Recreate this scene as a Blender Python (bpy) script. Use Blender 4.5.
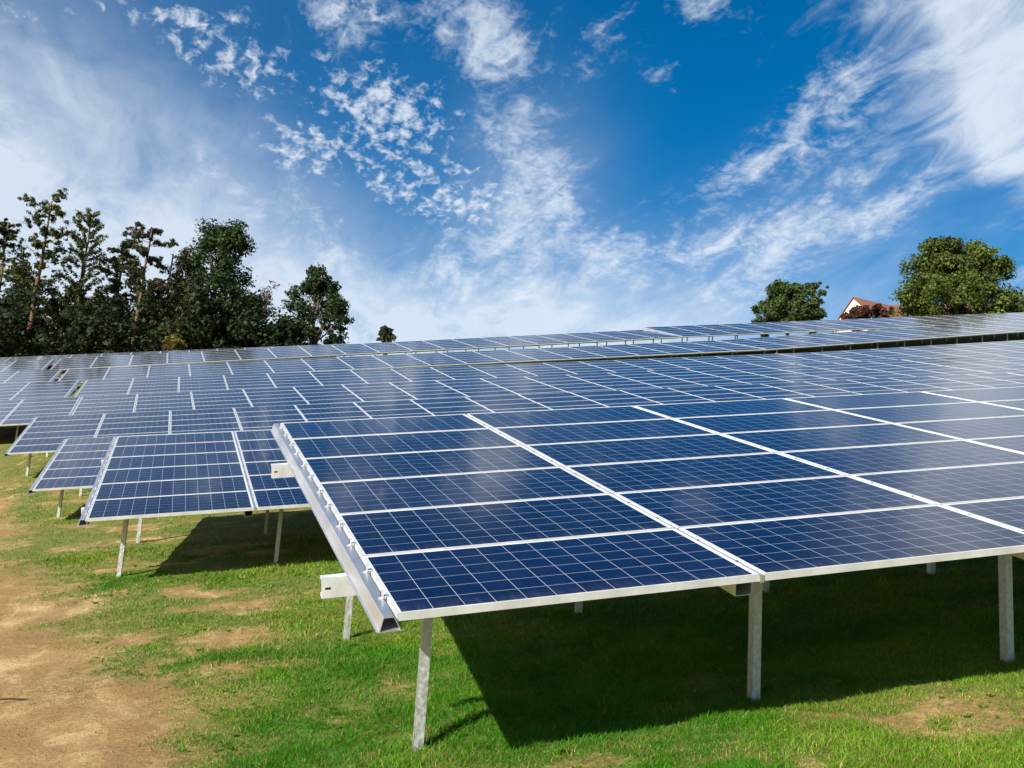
import bpy, math, random
import numpy as np
from mathutils import Matrix, Vector

C = bpy.context.scene
for o in list(bpy.data.objects):
    bpy.data.objects.remove(o)
R = math.radians
ZO = 1.85                                   # eye height above the ground under the camera
F = 1026.8                                  # focal length in pixels of a 1024 wide picture

# ------------------------------------------------------------------ camera
MC = np.array([[0.95399, 0.11284, 0.27779], [-0.29302, 0.15447, 0.94355], [0.06356, -0.98153, 0.18043]])
cam = bpy.data.objects.new('camera', bpy.data.cameras.new('camera'))
C.collection.objects.link(cam)
cam.data.sensor_width = 36
cam.data.lens = F / 1024 * 36
cam.data.clip_start = .05
cam.data.clip_end = 3000
cm = Matrix.Identity(4)
for r in range(3):
    cm[r][0], cm[r][1], cm[r][2] = MC[r, 0], -MC[r, 1], -MC[r, 2]
cm[2][3] = ZO
cam.matrix_world = cm
C.camera = cam


def ray(px, py):
    return MC @ np.array([(px - 512) / F, (py - 384) / F, 1.0])


def at(px, py, y):
    r = ray(px, py)
    p = r * y / r[1]
    return np.array([p[0], p[1], p[2] + ZO])


# ------------------------------------------------------------------ light
LDIR = Vector((.715, .560, -.490)).normalized()
sun = bpy.data.objects.new('sun', bpy.data.lights.new('sun', 'SUN'))
C.collection.objects.link(sun)
sun.data.energy = 5.0
sun.data.angle = R(.53)
sun.data.color = (1, .94, .84)
sun.rotation_euler = LDIR.to_track_quat('-Z', 'Y').to_euler()
C.view_settings.view_transform = 'Standard'
C.view_settings.look = 'None'
C.view_settings.exposure = 0.74
C.view_settings.gamma = 1
C.view_settings.use_curve_mapping = False
C.cycles.max_bounces = 6
C.cycles.transparent_max_bounces = 4
C.cycles.use_denoising = True

W_ = bpy.data.worlds.new('World')
C.world = W_
W_.use_nodes = True
W_.cycles.sampling_method = 'MANUAL'
W_.cycles.sample_map_resolution = 512
NT = W_.node_tree
NT.nodes.clear()


class Nodes:
    def __init__(s, nt):
        s.nt = nt

    def new(s, t, **kw):
        n = s.nt.nodes.new(t)
        for k, v in kw.items():
            setattr(n, k, v)
        return n

    def link(s, a, b):
        s.nt.links.new(a, b)

    def put(s, sock, v):
        if hasattr(v, 'links') or isinstance(v, bpy.types.NodeSocket):
            s.link(v, sock)
        else:
            sock.default_value = v

    def math(s, op, a, b=None, c=None, clamp=False):
        n = s.new('ShaderNodeMath', operation=op, use_clamp=clamp)
        for i, v in enumerate((a, b, c)):
            if v is not None:
                s.put(n.inputs[i], v)
        return n.outputs[0]

    def vmath(s, op, a, b=None):
        n = s.new('ShaderNodeVectorMath', operation=op)
        s.put(n.inputs[0], a)
        if b is not None:
            s.put(n.inputs[1], b)
        return n.outputs['Value'] if op in ('DOT_PRODUCT', 'LENGTH') else n.outputs[0]

    def smooth(s, v, a, b, lo=0., hi=1.):
        n = s.new('ShaderNodeMapRange', interpolation_type='SMOOTHSTEP')
        s.put(n.inputs[0], v)
        for i, q in enumerate((a, b, lo, hi)):
            n.inputs[i + 1].default_value = q
        return n.outputs[0]

    def noise(s, vec, scale, detail=4, rough=.5, dist=0., lac=2.):
        n = s.new('ShaderNodeTexNoise')
        s.put(n.inputs['Vector'], vec)
        n.inputs['Scale'].default_value = scale
        n.inputs['Detail'].default_value = detail
        n.inputs['Roughness'].default_value = rough
        n.inputs['Distortion'].default_value = dist
        n.inputs['Lacunarity'].default_value = lac
        return n.outputs[0]

    def mix(s, f, a, b, mode='MIX'):
        n = s.new('ShaderNodeMix', data_type='RGBA', blend_type=mode)
        s.put(n.inputs[0], f)
        s.put(n.inputs[6], a)
        s.put(n.inputs[7], b)
        return n.outputs[2]


def make_sky():
    k = Nodes(NT)
    out = k.new('ShaderNodeOutputWorld')
    bg = k.new('ShaderNodeBackground')
    bg.inputs[1].default_value = .075
    k.link(bg.outputs[0], out.inputs[0])
    sky = k.new('ShaderNodeTexSky', sky_type='NISHITA')
    sky.sun_disc = False
    sky.sun_elevation = R(29.8)
    sky.sun_rotation = math.atan2(-LDIR.x, -LDIR.y)
    sky.air_density = 1.0
    sky.dust_density = .6
    sky.ozone_density = 2.2
    hs = k.new('ShaderNodeHueSaturation')
    hs.inputs['Saturation'].default_value = 1.62
    hs.inputs['Value'].default_value = .92
    k.link(sky.outputs[0], hs.inputs['Color'])
    d = k.new('ShaderNodeTexCoord').outputs['Generated']
    d = k.vmath('NORMALIZE', d)
    sep = k.new('ShaderNodeSeparateXYZ')
    k.link(d, sep.inputs[0])
    # a flat cloud deck overhead, seen in perspective
    den = k.math('ADD', sep.outputs[2], .22)
    dz = k.math('MAXIMUM', den, .05)
    cx = k.math('DIVIDE', sep.outputs[0], dz)
    cy = k.math('DIVIDE', sep.outputs[1], dz)
    cb = k.new('ShaderNodeCombineXYZ')
    k.link(cx, cb.inputs[0])
    k.link(cy, cb.inputs[1])
    deck = cb.outputs[0]
    # streaks: stretched along the wind
    mp = k.new('ShaderNodeMapping')
    mp.inputs['Rotation'].default_value = (0, 0, R(24))
    mp.inputs['Scale'].default_value = (1.0, .5, 1)
    k.link(deck, mp.inputs[0])
    streak = k.noise(mp.outputs[0], 3.2, 10, .60, .55)
    soft = k.noise(deck, 1.7, 7, .55, .3)
    fine = k.noise(mp.outputs[0], 12, 9, .64, .7)
    hair = k.noise(deck, 44, 6, .6, .8)
    mp2 = k.new('ShaderNodeMapping')
    mp2.inputs['Rotation'].default_value = (0, 0, R(-30))
    mp2.inputs['Scale'].default_value = (1.0, .62, 1)
    k.link(deck, mp2.inputs[0])
    puffs = k.noise(mp2.outputs[0], 44, 6, .58, .35)
    puffs2 = k.noise(deck, 5, 3, .5, .2)

    def lobe(x, y, rx, ry, rot=0., w=1.):
        d0 = ray(x, y)
        d0 /= np.linalg.norm(d0)
        ex = MC @ np.array([1., 0, 0])
        ex -= d0 * (ex @ d0)
        ex /= np.linalg.norm(ex)
        ey = np.cross(d0, ex)
        a = R(rot)
        e1 = ex * math.cos(a) + ey * math.sin(a)
        e2 = -ex * math.sin(a) + ey * math.cos(a)
        q1 = k.vmath('DOT_PRODUCT', d, tuple(e1 / (rx / F)))
        q2 = k.vmath('DOT_PRODUCT', d, tuple(e2 / (ry / F)))
        q = k.math('ADD', k.math('MULTIPLY', q1, q1), k.math('MULTIPLY', q2, q2))
        m = k.math('MULTIPLY', k.math('EXPONENT', k.math('MULTIPLY', q, -1.)), w)
        fr = k.math('GREATER_THAN', k.vmath('DOT_PRODUCT', d, tuple(d0)), 0.)
        return k.math('MULTIPLY', m, fr)

    def total(L):
        t = None
        for a in L:
            m = lobe(*a)
            t = m if t is None else k.math('ADD', t, m)
        return t

    def ctr(n, g):
        return k.math('MULTIPLY', k.math('SUBTRACT', n, .5), g)
    # veil of thin high cloud, denser to the left and low down
    veil = total([(-60, 225, 310, 125, 22, .92), (230, 330, 270, 80, 14, .55), (480, 335, 260, 62, 0, .55), (535, 230, 70, 110, -6, .42),
                  (850, 250, 160, 70, -12, .26), (-400, 200, 300, 260, 0, .7), (150, 120, 200, 50, 30, .22)])
    low = k.smooth(sep.outputs[2], .10, .36, .40, 0.)
    veil = k.math('ADD', veil, low)
    veil = k.math('MULTIPLY', veil, k.math('ADD', 1., k.math('ADD', ctr(soft, 2.), k.math('ADD', ctr(fine, 1.4), ctr(streak, 1.8)))))
    veil = k.math('MULTIPLY', k.math('MINIMUM', k.math('MAXIMUM', veil, 0.), 1.), .80)
    # wisps
    wm = total([(505, 110, 30, 70, -12, .8), (545, 190, 36, 60, -10, .85), (515, 265, 55, 60, 25, .85), (585, 240, 40, 70, 35, .5), (455, 270, 60, 36, 20, .5), (490, 60, 36, 50, -15, .8), (640, 270, 80, 50, 0, .5), (560, 60, 50, 60, 0, .35), (475, 25, 44, 40, 30, .52), (440, 20, 20, 30, 10, .4), (805, 125, 60, 28, -50, .66), (730, 178, 44, 20, -30, .62), (830, 230, 95, 36, -14, .62), (770, 285, 50, 35, -40, .8),
                (905, 215, 60, 50, 0, .6), (690, 10, 70, 26, 0, .75), (595, 30, 30, 30, 0, .5), (660, 85, 26, 24, 0, .75), (280, 210, 110, 40, 30, .55), (330, 8, 60, 22, 0, .5), (360, 20, 60, 30, 0, .5),
                (850, 90, 50, 40, -40, .5)])
    wm = k.math('MINIMUM', wm, 1.)
    wisp = k.smooth(k.math('ADD', wm, k.math('ADD', ctr(streak, 3.2), k.math('ADD', ctr(fine, 3.0), ctr(hair, 1.6)))), .36, 1.9, 0., .78)
    wisp = k.math('MULTIPLY', wisp, k.smooth(wm, .02, .4))
    # small flocks
    pm = total([(390, 100, 62, 30, 20, 1.), (400, 150, 80, 40, 26, 1.), (445, 195, 60, 26, 10, .95), (215, 45, 50, 26, 20, .66), (170, 10, 70, 12, 0, .6), (30, 12, 30, 12, 0, .8), (350, 12, 40, 20, 0, .6), (300, 150, 40, 22, 20, .7),
                (250, 75, 30, 22, 0, .6), (560, 190, 24, 14, 0, .5)])
    pm = k.math('MINIMUM', pm, 1.)
    flock = k.smooth(k.math('ADD', k.math('MULTIPLY', pm, .34), k.math('ADD', ctr(puffs, 1.5), k.math('ADD', ctr(hair, .7), ctr(puffs2, .6)))), .17, .62, 0., .8)
    flock = k.math('MULTIPLY', flock, k.smooth(pm, .05, .4))
    # thick bright bank, upper right and beyond the frame
    bm = total([(1050, 35, 72, 80, 25, .95), (1030, 120, 40, 46, 30, .5), (985, 10, 50, 26, 10, .4), (1270, -70, 200, 200, 20, 1.05), (1480, 100, 300, 200, 0, .9), (1300, -420, 400, 220, 0, .8), (-300, -250, 420, 180, 0, .6), (1040, 300, 60, 60, 0, .3)])
    bank = k.smooth(k.math('ADD', k.math('MINIMUM', bm, 1.), k.math('ADD', ctr(streak, 2.2), ctr(fine, 1.6))), .25, 1.25, 0., .84)
    # scattered cirrus over the rest of the sky, behind and above the viewer
    rest = k.math('MULTIPLY', k.smooth(streak, .50, .78, 0., .5), k.smooth(k.vmath('DOT_PRODUCT', d, tuple(MC[:, 2])), .55, .8, 1., .0))
    cover = veil
    for m in (wisp, flock, bank, rest):
        cover = k.math('SUBTRACT', 1., k.math('MULTIPLY', k.math('SUBTRACT', 1., cover), k.math('SUBTRACT', 1., k.math('MINIMUM', m, .97))))
    cover = k.math('MINIMUM', cover, .96)
    white = k.mix(soft, (6.0, 6.8, 7.8, 1), (7.2, 7.6, 8.1, 1))
    col = k.mix(cover, hs.outputs[0], white)
    k.link(col, bg.inputs[0])


make_sky()

# ------------------------------------------------------------------ materials


def mat(name, base=(.5, .5, .5), rough=.6, metal=0., build=None):
    m = bpy.data.materials.new(name)
    m.use_nodes = True
    b = m.node_tree.nodes['Principled BSDF']
    b.inputs['Base Color'].default_value = (*base, 1)
    b.inputs['Roughness'].default_value = rough
    b.inputs['Metallic'].default_value = metal
    if build:
        build(Nodes(m.node_tree), b)
    return m


def b_cells(k, b):
    uv = k.new('ShaderNodeUVMap', uv_map='UVMap').outputs[0]
    s = k.new('ShaderNodeSeparateXYZ')
    k.link(uv, s.inputs[0])
    P = .1588
    u = k.math('DIVIDE', k.math('SUBTRACT', s.outputs[0], .9775 - 6 * P), P)
    v = k.math('DIVIDE', k.math('SUBTRACT', s.outputs[1], .495 - 3 * P), P)

    def edge(t, n):                       # distance to the nearest cell edge, 0..0.5
        return k.math('PINGPONG', t, .5)
    du, dv = k.math('PINGPONG', u, .5), k.math('PINGPONG', v, .5)
    # pingpong with .5 peaks at .5: distance to the nearest integer
    gap = k.math('MINIMUM', du, dv)
    line = k.math('LESS_THAN', gap, .0095)
    ou = k.math('GREATER_THAN', k.math('ABSOLUTE', k.math('SUBTRACT', u, 6.)), 5.99)
    ov = k.math('GREATER_THAN', k.math('ABSOLUTE', k.math('SUBTRACT', v, 3.)), 2.99)
    white = k.math('MAXIMUM', line, k.math('MAXIMUM', ou, ov))
    bus = k.math('LESS_THAN', k.math('PINGPONG', k.math('ADD', k.math('MULTIPLY', v, 4.), .5), .5), .02)
    fu = k.new('ShaderNodeCombineXYZ')
    k.link(k.math('FLOOR', u), fu.inputs[0])
    k.link(k.math('FLOOR', v), fu.inputs[1])
    oi = k.new('ShaderNodeObjectInfo').outputs['Random']
    k.link(k.math('MULTIPLY', oi, 91.7), fu.inputs[2])
    wn = k.new('ShaderNodeTexWhiteNoise', noise_dimensions='3D')
    k.link(fu.outputs[0], wn.inputs['Vector'])
    vo = k.new('ShaderNodeTexVoronoi', feature='F1')
    vo.inputs['Scale'].default_value = 55
    k.link(uv, vo.inputs['Vector'])
    cs = k.new('ShaderNodeSeparateColor')
    k.link(vo.outputs['Color'], cs.inputs[0])
    t = k.math('ADD', k.math('MULTIPLY', wn.outputs[0], .4), k.math('ADD', k.math('MULTIPLY', cs.outputs[0], .35), k.math('MULTIPLY', oi, .3)))
    cell = k.mix(t, (.0014, .0030, .017, 1), (.0036, .0092, .043, 1))
    cell = k.mix(k.math('MULTIPLY', bus, .16), cell, (.22, .25, .33, 1))
    col = k.mix(k.math('MULTIPLY', white, k.math('ADD', .72, k.math('MULTIPLY', k.math('MAXIMUM', ou, ov), .28))), cell, (.60, .64, .70, 1))
    # thin dust film, thicker towards the lower frame of each panel, with faint run-off streaks
    tco = k.new('ShaderNodeTexCoord').outputs['Object']
    mpd = k.new('ShaderNodeMapping')
    mpd.inputs['Scale'].default_value = (14, 1.2, 1)
    k.link(tco, mpd.inputs[0])
    of = k.vmath('ADD', mpd.outputs[0], (0, 0, 0))
    cbo = k.new('ShaderNodeCombineXYZ')
    k.link(k.math('MULTIPLY', oi, 137.), cbo.inputs[2])
    of = k.vmath('ADD', mpd.outputs[0], cbo.outputs[0])
    st = k.smooth(k.noise(of, 1.6, 5, .6), .42, .75)
    edge_d = k.smooth(s.outputs[1], .02, .16, 1., .0)
    blot = k.smooth(k.noise(k.vmath('ADD', tco, cbo.outputs[0]), 2.2, 6, .62), .40, .72)
    dust = k.math('ADD', k.math('MULTIPLY', edge_d, k.math('ADD', .015, k.math('MULTIPLY', st, .06))), k.math('ADD', k.math('MULTIPLY', blot, .008), k.math('MULTIPLY', st, .005)))
    col = k.mix(dust, col, (.42, .38, .31, 1))
    k.link(col, b.inputs['Base Color'])
    # thin dust on the glass
    tc = k.new('ShaderNodeTexCoord').outputs['Object']
    k.link(k.smooth(k.noise(tc, 3, 5, .6), .3, .7, .055, .115), b.inputs['Roughness'])
    b.inputs['IOR'].default_value = 1.38
    b.inputs['Specular Tint'].default_value = (.72, .86, 1, 1)      # blue sheen of the anti-reflection coat


def b_metal(lo, hi, r0, r1, sc):
    def f(k, b):
        tc = k.new('ShaderNodeTexCoord').outputs['Object']
        n = k.noise(tc, sc, 5, .6)
        k.link(k.mix(k.smooth(n, .3, .7), (*lo, 1), (*hi, 1)), b.inputs['Base Color'])
        k.link(k.smooth(n, .3, .7, r0, r1), b.inputs['Roughness'])
    return f


def b_attr(k, b):
    a = k.new('ShaderNodeVertexColor', layer_name='tint')
    k.link(a.outputs[0], b.inputs['Base Color'])
    b.inputs['Roughness'].default_value = .6
    b.inputs['Specular IOR Level'].default_value = .25


def leafy(name, trans):
    m = bpy.data.materials.new(name)
    m.use_nodes = True
    k = Nodes(m.node_tree)
    b = m.node_tree.nodes['Principled BSDF']
    b_attr(k, b)
    tr = k.new('ShaderNodeBsdfTranslucent')
    a = k.new('ShaderNodeVertexColor', layer_name='tint')
    k.link(k.mix(1., a.outputs[0], (1.25, 1.35, .6, 1), 'MULTIPLY'), tr.inputs[0])
    mx = k.new('ShaderNodeMixShader')
    mx.inputs[0].default_value = trans
    k.link(b.outputs[0], mx.inputs[1])
    k.link(tr.outputs[0], mx.inputs[2])
    k.link(mx.outputs[0], m.node_tree.nodes['Material Output'].inputs[0])
    return m


def b_bark(lo, hi):
    def f(k, b):
        tc = k.new('ShaderNodeTexCoord').outputs['Object']
        mp = k.new('ShaderNodeMapping')
        mp.inputs['Scale'].default_value = (5, 5, 1.2)
        k.link(tc, mp.inputs[0])
        k.link(k.mix(k.smooth(k.noise(mp.outputs[0], 2, 6, .65), .3, .7), (*lo, 1), (*hi, 1)), b.inputs['Base Color'])
        b.inputs['Roughness'].default_value = .9
    return f


def b_ground(k, b):
    a = k.new('ShaderNodeAttribute', attribute_name='bare')
    tc = k.new('ShaderNodeTexCoord').outputs['Object']
    n1 = k.noise(tc, 1.3, 8, .65)
    n2 = k.noise(tc, 22, 8, .7)
    n3 = k.noise(tc, 6, 6, .6)
    soil = k.mix(k.smooth(n1, .3, .7), (.41, .25, .095, 1), (.54, .365, .16, 1))
    soil = k.mix(k.smooth(n2, .35, .72), k.mix(.45, soil, (.16, .09, .04, 1)), soil)
    soil = k.mix(k.smooth(n3, .5, .72, 0., .7), soil, (.56, .40, .20, 1))
    turf = k.mix(k.smooth(n3, .35, .65), (.080, .130, .020, 1), (.17, .19, .04, 1))
    turf = k.mix(k.smooth(n2, .42, .66, 0., .8), turf, (.25, .18, .075, 1))
    t = k.math('ADD', a.outputs['Fac'], k.math('MULTIPLY', k.math('SUBTRACT', n2, .5), .9))
    t = k.math('ADD', t, k.math('MULTIPLY', k.math('SUBTRACT', n3, .5), .5))
    n4 = k.noise(tc, 75, 6, .7)
    mpl = k.new('ShaderNodeMapping')
    mpl.inputs['Rotation'].default_value = (0, 0, R(22))
    mpl.inputs['Scale'].default_value = (1, .35, 1)
    k.link(tc, mpl.inputs[0])
    lane = k.noise(mpl.outputs[0], 2.1, 6, .62, .6)
    soil = k.mix(k.smooth(lane, .40, .58, .62, 0.), soil, (.27, .155, .060, 1))
    soil = k.mix(k.smooth(lane, .54, .70, 0., .75), soil, (.70, .51, .26, 1))
    t = k.math('ADD', t, k.math('MULTIPLY', k.math('SUBTRACT', n4, .5), 1.1))
    soil = k.mix(k.smooth(n4, .30, .56, .5, 0.), soil, (.20, .115, .045, 1))
    soil = k.mix(k.smooth(n4, .60, .74, 0., .6), soil, (.68, .51, .29, 1))
    k.link(k.mix(k.smooth(t, .22, .72), turf, soil), b.inputs['Base Color'])
    b.inputs['Roughness'].default_value = .95
    b.inputs['Specular IOR Level'].default_value = .15
    bp = k.new('ShaderNodeBump')
    bp.inputs['Strength'].default_value = .8
    bp.inputs['Distance'].default_value = .03
    k.link(k.math('ADD', k.math('ADD', n2, k.math('MULTIPLY', n4, .5)), k.math('MULTIPLY', n3, .8)), bp.inputs['Height'])
    k.link(bp.outputs[0], b.inputs['Normal'])


def b_tiles(k, b):
    tc = k.new('ShaderNodeTexCoord').outputs['Object']
    w = k.new('ShaderNodeTexBrick')
    w.inputs['Scale'].default_value = 3
    w.inputs['Color1'].default_value = (.26, .085, .04, 1)
    w.inputs['Color2'].default_value = (.17, .065, .035, 1)
    w.inputs['Mortar'].default_value = (.06, .03, .02, 1)
    k.link(tc, w.inputs['Vector'])
    k.link(k.mix(k.noise(tc, 1.2, 6, .6), w.outputs[0], (.20, .10, .06, 1)), b.inputs['Base Color'])
    b.inputs['Roughness'].default_value = .85


def b_render(k, b):
    tc = k.new('ShaderNodeTexCoord').outputs['Object']
    k.link(k.mix(k.smooth(k.noise(tc, .8, 7, .6), .35, .7), (.66, .60, .48, 1), (.78, .73, .62, 1)), b.inputs['Base Color'])
    b.inputs['Roughness'].default_value = .9


M_CELL = mat('photovoltaic_cells', rough=.1, build=b_cells)
M_FRAME = mat('anodised_frame', rough=.4, metal=.25, build=b_metal((.58, .58, .56), (.72, .72, .70), .32, .5, 4))
M_BACK = mat('white_backsheet', (.6, .6, .6), .6)
M_RAIL = mat('mill_aluminium', rough=.3, metal=.8, build=b_metal((.66, .67, .68), (.78, .79, .80), .26, .38, 1.1))
M_POST = mat('galvanised_steel', rough=.5, metal=.7, build=b_metal((.36, .37, .34), (.58, .60, .57), .34, .6, 30))
M_PURLIN = mat('zinc_coated_purlin', rough=.45, metal=.35, build=b_metal((.66, .68, .70), (.78, .80, .82), .35, .5, 9))
M_CLIP = mat('cast_clip', (.72, .73, .75), .35, .5)
M_DARK = mat('dark_slot', (.02, .02, .022), .5)
M_GROUND = mat('meadow_and_soil', build=b_ground)
M_GRASS = leafy('grass_blades', .28)
M_LEAF = leafy('leaves', .22)
M_BARK = mat('brown_bark', build=b_bark((.035, .026, .018), (.10, .075, .055)))
M_PINEBARK = mat('orange_pine_bark', build=b_bark((.07, .038, .022), (.20, .105, .06)))
M_TILES = mat('clay_roof_tiles', build=b_tiles)
M_RENDER = mat('cream_render', build=b_render)
M_GLASS = mat('window_glass', (.03, .035, .04), .08)
M_WOOD = mat('painted_wood', (.20, .12, .07), .6)
M_SOILHEAP = mat('heaped_soil', build=lambda k, b: k.link(k.mix(k.noise(k.new('ShaderNodeTexCoord').outputs['Object'], 4, 8, .7), (.20, .10, .045, 1), (.38, .22, .11, 1)), b.inputs['Base Color']))
M_SHEET = mat('white_plastic', (.78, .78, .76), .45)
M_STONE = mat('field_stone', build=lambda k, b: k.link(k.mix(k.noise(k.new('ShaderNodeTexCoord').outputs['Object'], 30, 6, .7), (.16, .10, .055, 1), (.36, .25, .14, 1)), b.inputs['Base Color']))

# ------------------------------------------------------------------ mesh helpers


def mesh_np(name, v, loops, sizes, mats, midx=None, tint=None, smooth=False):
    v = np.asarray(v, np.float32)
    loops = np.asarray(loops, np.int32).ravel()
    sizes = np.asarray(sizes, np.int32)
    me = bpy.data.meshes.new(name)
    me.vertices.add(len(v))
    me.vertices.foreach_set('co', v.ravel())
    me.loops.add(len(loops))
    me.loops.foreach_set('vertex_index', loops)
    me.polygons.add(len(sizes))
    st = np.concatenate([[0], np.cumsum(sizes)[:-1]]).astype(np.int32)
    me.polygons.foreach_set('loop_start', st)
    me.polygons.foreach_set('loop_total', sizes)
    for m in mats:
        me.materials.append(m)
    if midx is not None:
        me.polygons.foreach_set('material_index', np.asarray(midx, np.int32))
    if smooth:
        me.polygons.foreach_set('use_smooth', np.ones(len(sizes), bool))
    if tint is not None:
        ca = me.color_attributes.new('tint', 'FLOAT_COLOR', 'POINT')
        ca.data.foreach_set('color', np.concatenate([tint, np.ones((len(tint), 1))], 1).astype(np.float32).ravel())
    me.polygons.foreach_set('use_smooth', np.full(len(sizes), smooth, bool))
    me.update()
    me.validate()
    return me


class MB:
    """collects boxes, bars, prisms and tubes of one mesh"""

    def __init__(s):
        s.v, s.f, s.m = [], [], []

    def poly(s, pts, faces, mi=0):
        b = len(s.v)
        s.v += [tuple(p) for p in pts]
        s.f += [tuple(b + i for i in f) for f in faces]
        s.m += [mi] * len(faces)

    def box(s, x0, x1, y0, y1, z0, z1, mi=0):
        s.poly([(x0, y0, z0), (x1, y0, z0), (x1, y1, z0), (x0, y1, z0), (x0, y0, z1), (x1, y0, z1), (x1, y1, z1), (x0, y1, z1)],
               [(0, 3, 2, 1), (4, 5, 6, 7), (0, 1, 5, 4), (1, 2, 6, 5), (2, 3, 7, 6), (3, 0, 4, 7)], mi)

    def tube(s, pts, rad, n=6, mi=0):
        pts = [Vector(p) for p in pts]
        rings = []
        for i, p in enumerate(pts):
            t = (pts[min(i + 1, len(pts) - 1)] - pts[max(i - 1, 0)]).normalized()
            a = t.cross(Vector((.31, .95, .05))).normalized()
            c = t.cross(a)
            rings.append([p + (a * math.cos(2 * math.pi * q / n) + c * math.sin(2 * math.pi * q / n)) * rad[i] for q in range(n)])
        v = [q for r in rings for q in r]
        f = []
        for i in range(len(pts) - 1):
            for q in range(n):
                f.append((i * n + q, i * n + (q + 1) % n, (i + 1) * n + (q + 1) % n, (i + 1) * n + q))
        f.append(tuple(range((len(pts) - 1) * n, len(pts) * n)))
        s.poly(v, f, mi)

    def mesh(s, name, mats, smooth=False):
        return mesh_np(name, s.v, [i for f in s.f for i in f], [len(f) for f in s.f], mats, s.m, smooth=smooth)


def link(name, me, parent=None, mw=None):
    o = bpy.data.objects.new(name, me)
    C.collection.objects.link(o)
    if parent is not None:
        o.parent = parent
    if mw is not None:
        o.matrix_basis = mw
    return o


def tag(o, label=None, cat=None, group=None, kind=None):
    for a, b in (('label', label), ('category', cat), ('group', group), ('kind', kind)):
        if b:
            o[a] = b
    return o


def empty(name, loc, label, cat, group=None):
    o = bpy.data.objects.new(name, None)
    o.empty_display_size = .3
    C.collection.objects.link(o)
    o.location = loc
    return tag(o, label, cat, group)


# ------------------------------------------------------------------ terrain
# each line of tables follows the hill: y, x0, edge height, slope, curvature, height of the edge over the ground
ROWS = [(4.92, .959, -.226, .155, 0, .96), (13.36, -1.282, .309, .148, 0, .89), (21.16, -3.07, .97, .152, 0, .72), (29.03, -4.856, 2.196, .155, .052e-3, .80),
        (36.11, -6.338, 3.712, .167, -.1e-3, .8), (43.63, -5.219, 5.724, .157, .098e-3, .8), (51.3, -6.951, 7.308, .162, .193e-3, .85), (59.03, -8.404, 9.107, .179, 0, .9)]


def rowz(r, x):
    x = np.clip(x, -70, 95)
    return r[2] + r[3] * (x - r[1]) + r[4] * (x - r[1])**2 - r[5] + ZO


def ground0(x, y):
    ys = [-40, -5] + [r[0] for r in ROWS] + [61.5, 72, 95, 140, 200, 300, 900]
    z0 = rowz(ROWS[0], x)
    zh = rowz(ROWS[-1], x)
    s = np.clip((x - 2) / 14, 0, 1) * np.clip((46 - x) / 14, 0, 1)
    s = s * s * (3 - 2 * s)
    zs = [z0 - .11 * 9.92 - .05 * 35, z0 - .11 * 9.92] + [rowz(r, x) for r in ROWS] + [zh + .6, zh + 2.9 - s * 1.9, zh + 5.8 - s * 3.2, zh + 11 - s * 5, zh + 16 - s * 6, zh * .6 + 10, zh * 0 + 2]
    out = np.where(y < ys[0], zs[0], zs[-1])
    for k in range(len(ys) - 1):
        m = (y >= ys[k]) & (y < ys[k + 1])
        t = (y - ys[k]) / (ys[k + 1] - ys[k])
        out = np.where(m, zs[k] * (1 - t) + zs[k + 1] * t, out)
    return out


def ground(x, y):
    x = np.asarray(x, float)
    y = np.asarray(y, float)
    return sum(w * ground0(x, y + d) for d, w in ((-2, .1), (-1, .2), (0, .4), (1, .2), (2, .1)))


def hash2(ix, iy, seed):
    n = (ix.astype(np.int64) * 374761393 + iy.astype(np.int64) * 668265263 + seed * 974634777) & 0xffffffff
    n = ((n ^ (n >> 13)) * 1274126177) & 0xffffffff
    return ((n ^ (n >> 16)) & 0xffff) / 65535.


def vnoise(x, y, s, seed=0, oct=4):
    out = 0
    amp, tot = 1., 0.
    for o in range(oct):
        X, Y = x * s + 37.7 * o, y * s - 11.3 * o
        ix, iy = np.floor(X), np.floor(Y)
        fx, fy = X - ix, Y - iy
        fx, fy = fx * fx * (3 - 2 * fx), fy * fy * (3 - 2 * fy)
        a, b = hash2(ix, iy, seed + o), hash2(ix + 1, iy, seed + o)
        c, d = hash2(ix, iy + 1, seed + o), hash2(ix + 1, iy + 1, seed + o)
        out = out + amp * ((a * (1 - fx) + b * fx) * (1 - fy) + (c * (1 - fx) + d * fx) * fy)
        tot += amp
        amp *= .55
        s *= 2.1
    return out / tot


PATH_Y = [-5, 3, 6.2, 7.8, 10.3, 13, 15, 18.5, 24, 31, 40]
PATH_X = [1.0, .8, .45, .15, -.45, -1.15, -1.75, -2.6, -3.6, -5.2, -7.5]
PATCH = [(.45, 11.6, .55, .3), (.42, 9.8, .55, .32), (-.35, 10.6, .5, .28), (4.1, 5.25, .55, .22), (3.0, 4.95, .35, .15), (4.6, 5.0, .6, .22), (-.9, 17.6, 1.1, .45), (-1.8, 20.2, 1.2, .4),
         (.1, 8.5, .5, .25), (.6, 15.9, 1.2, .5), (1.9, 17.3, 1.2, .35), (-2.3, 25, 1.5, .5), (2.2, 5.3, .3, .12), (1.0, 20.5, 1.2, .25), (-.2, 12.6, .5, .2), (3.5, 5.55, .3, .1)]


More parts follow.
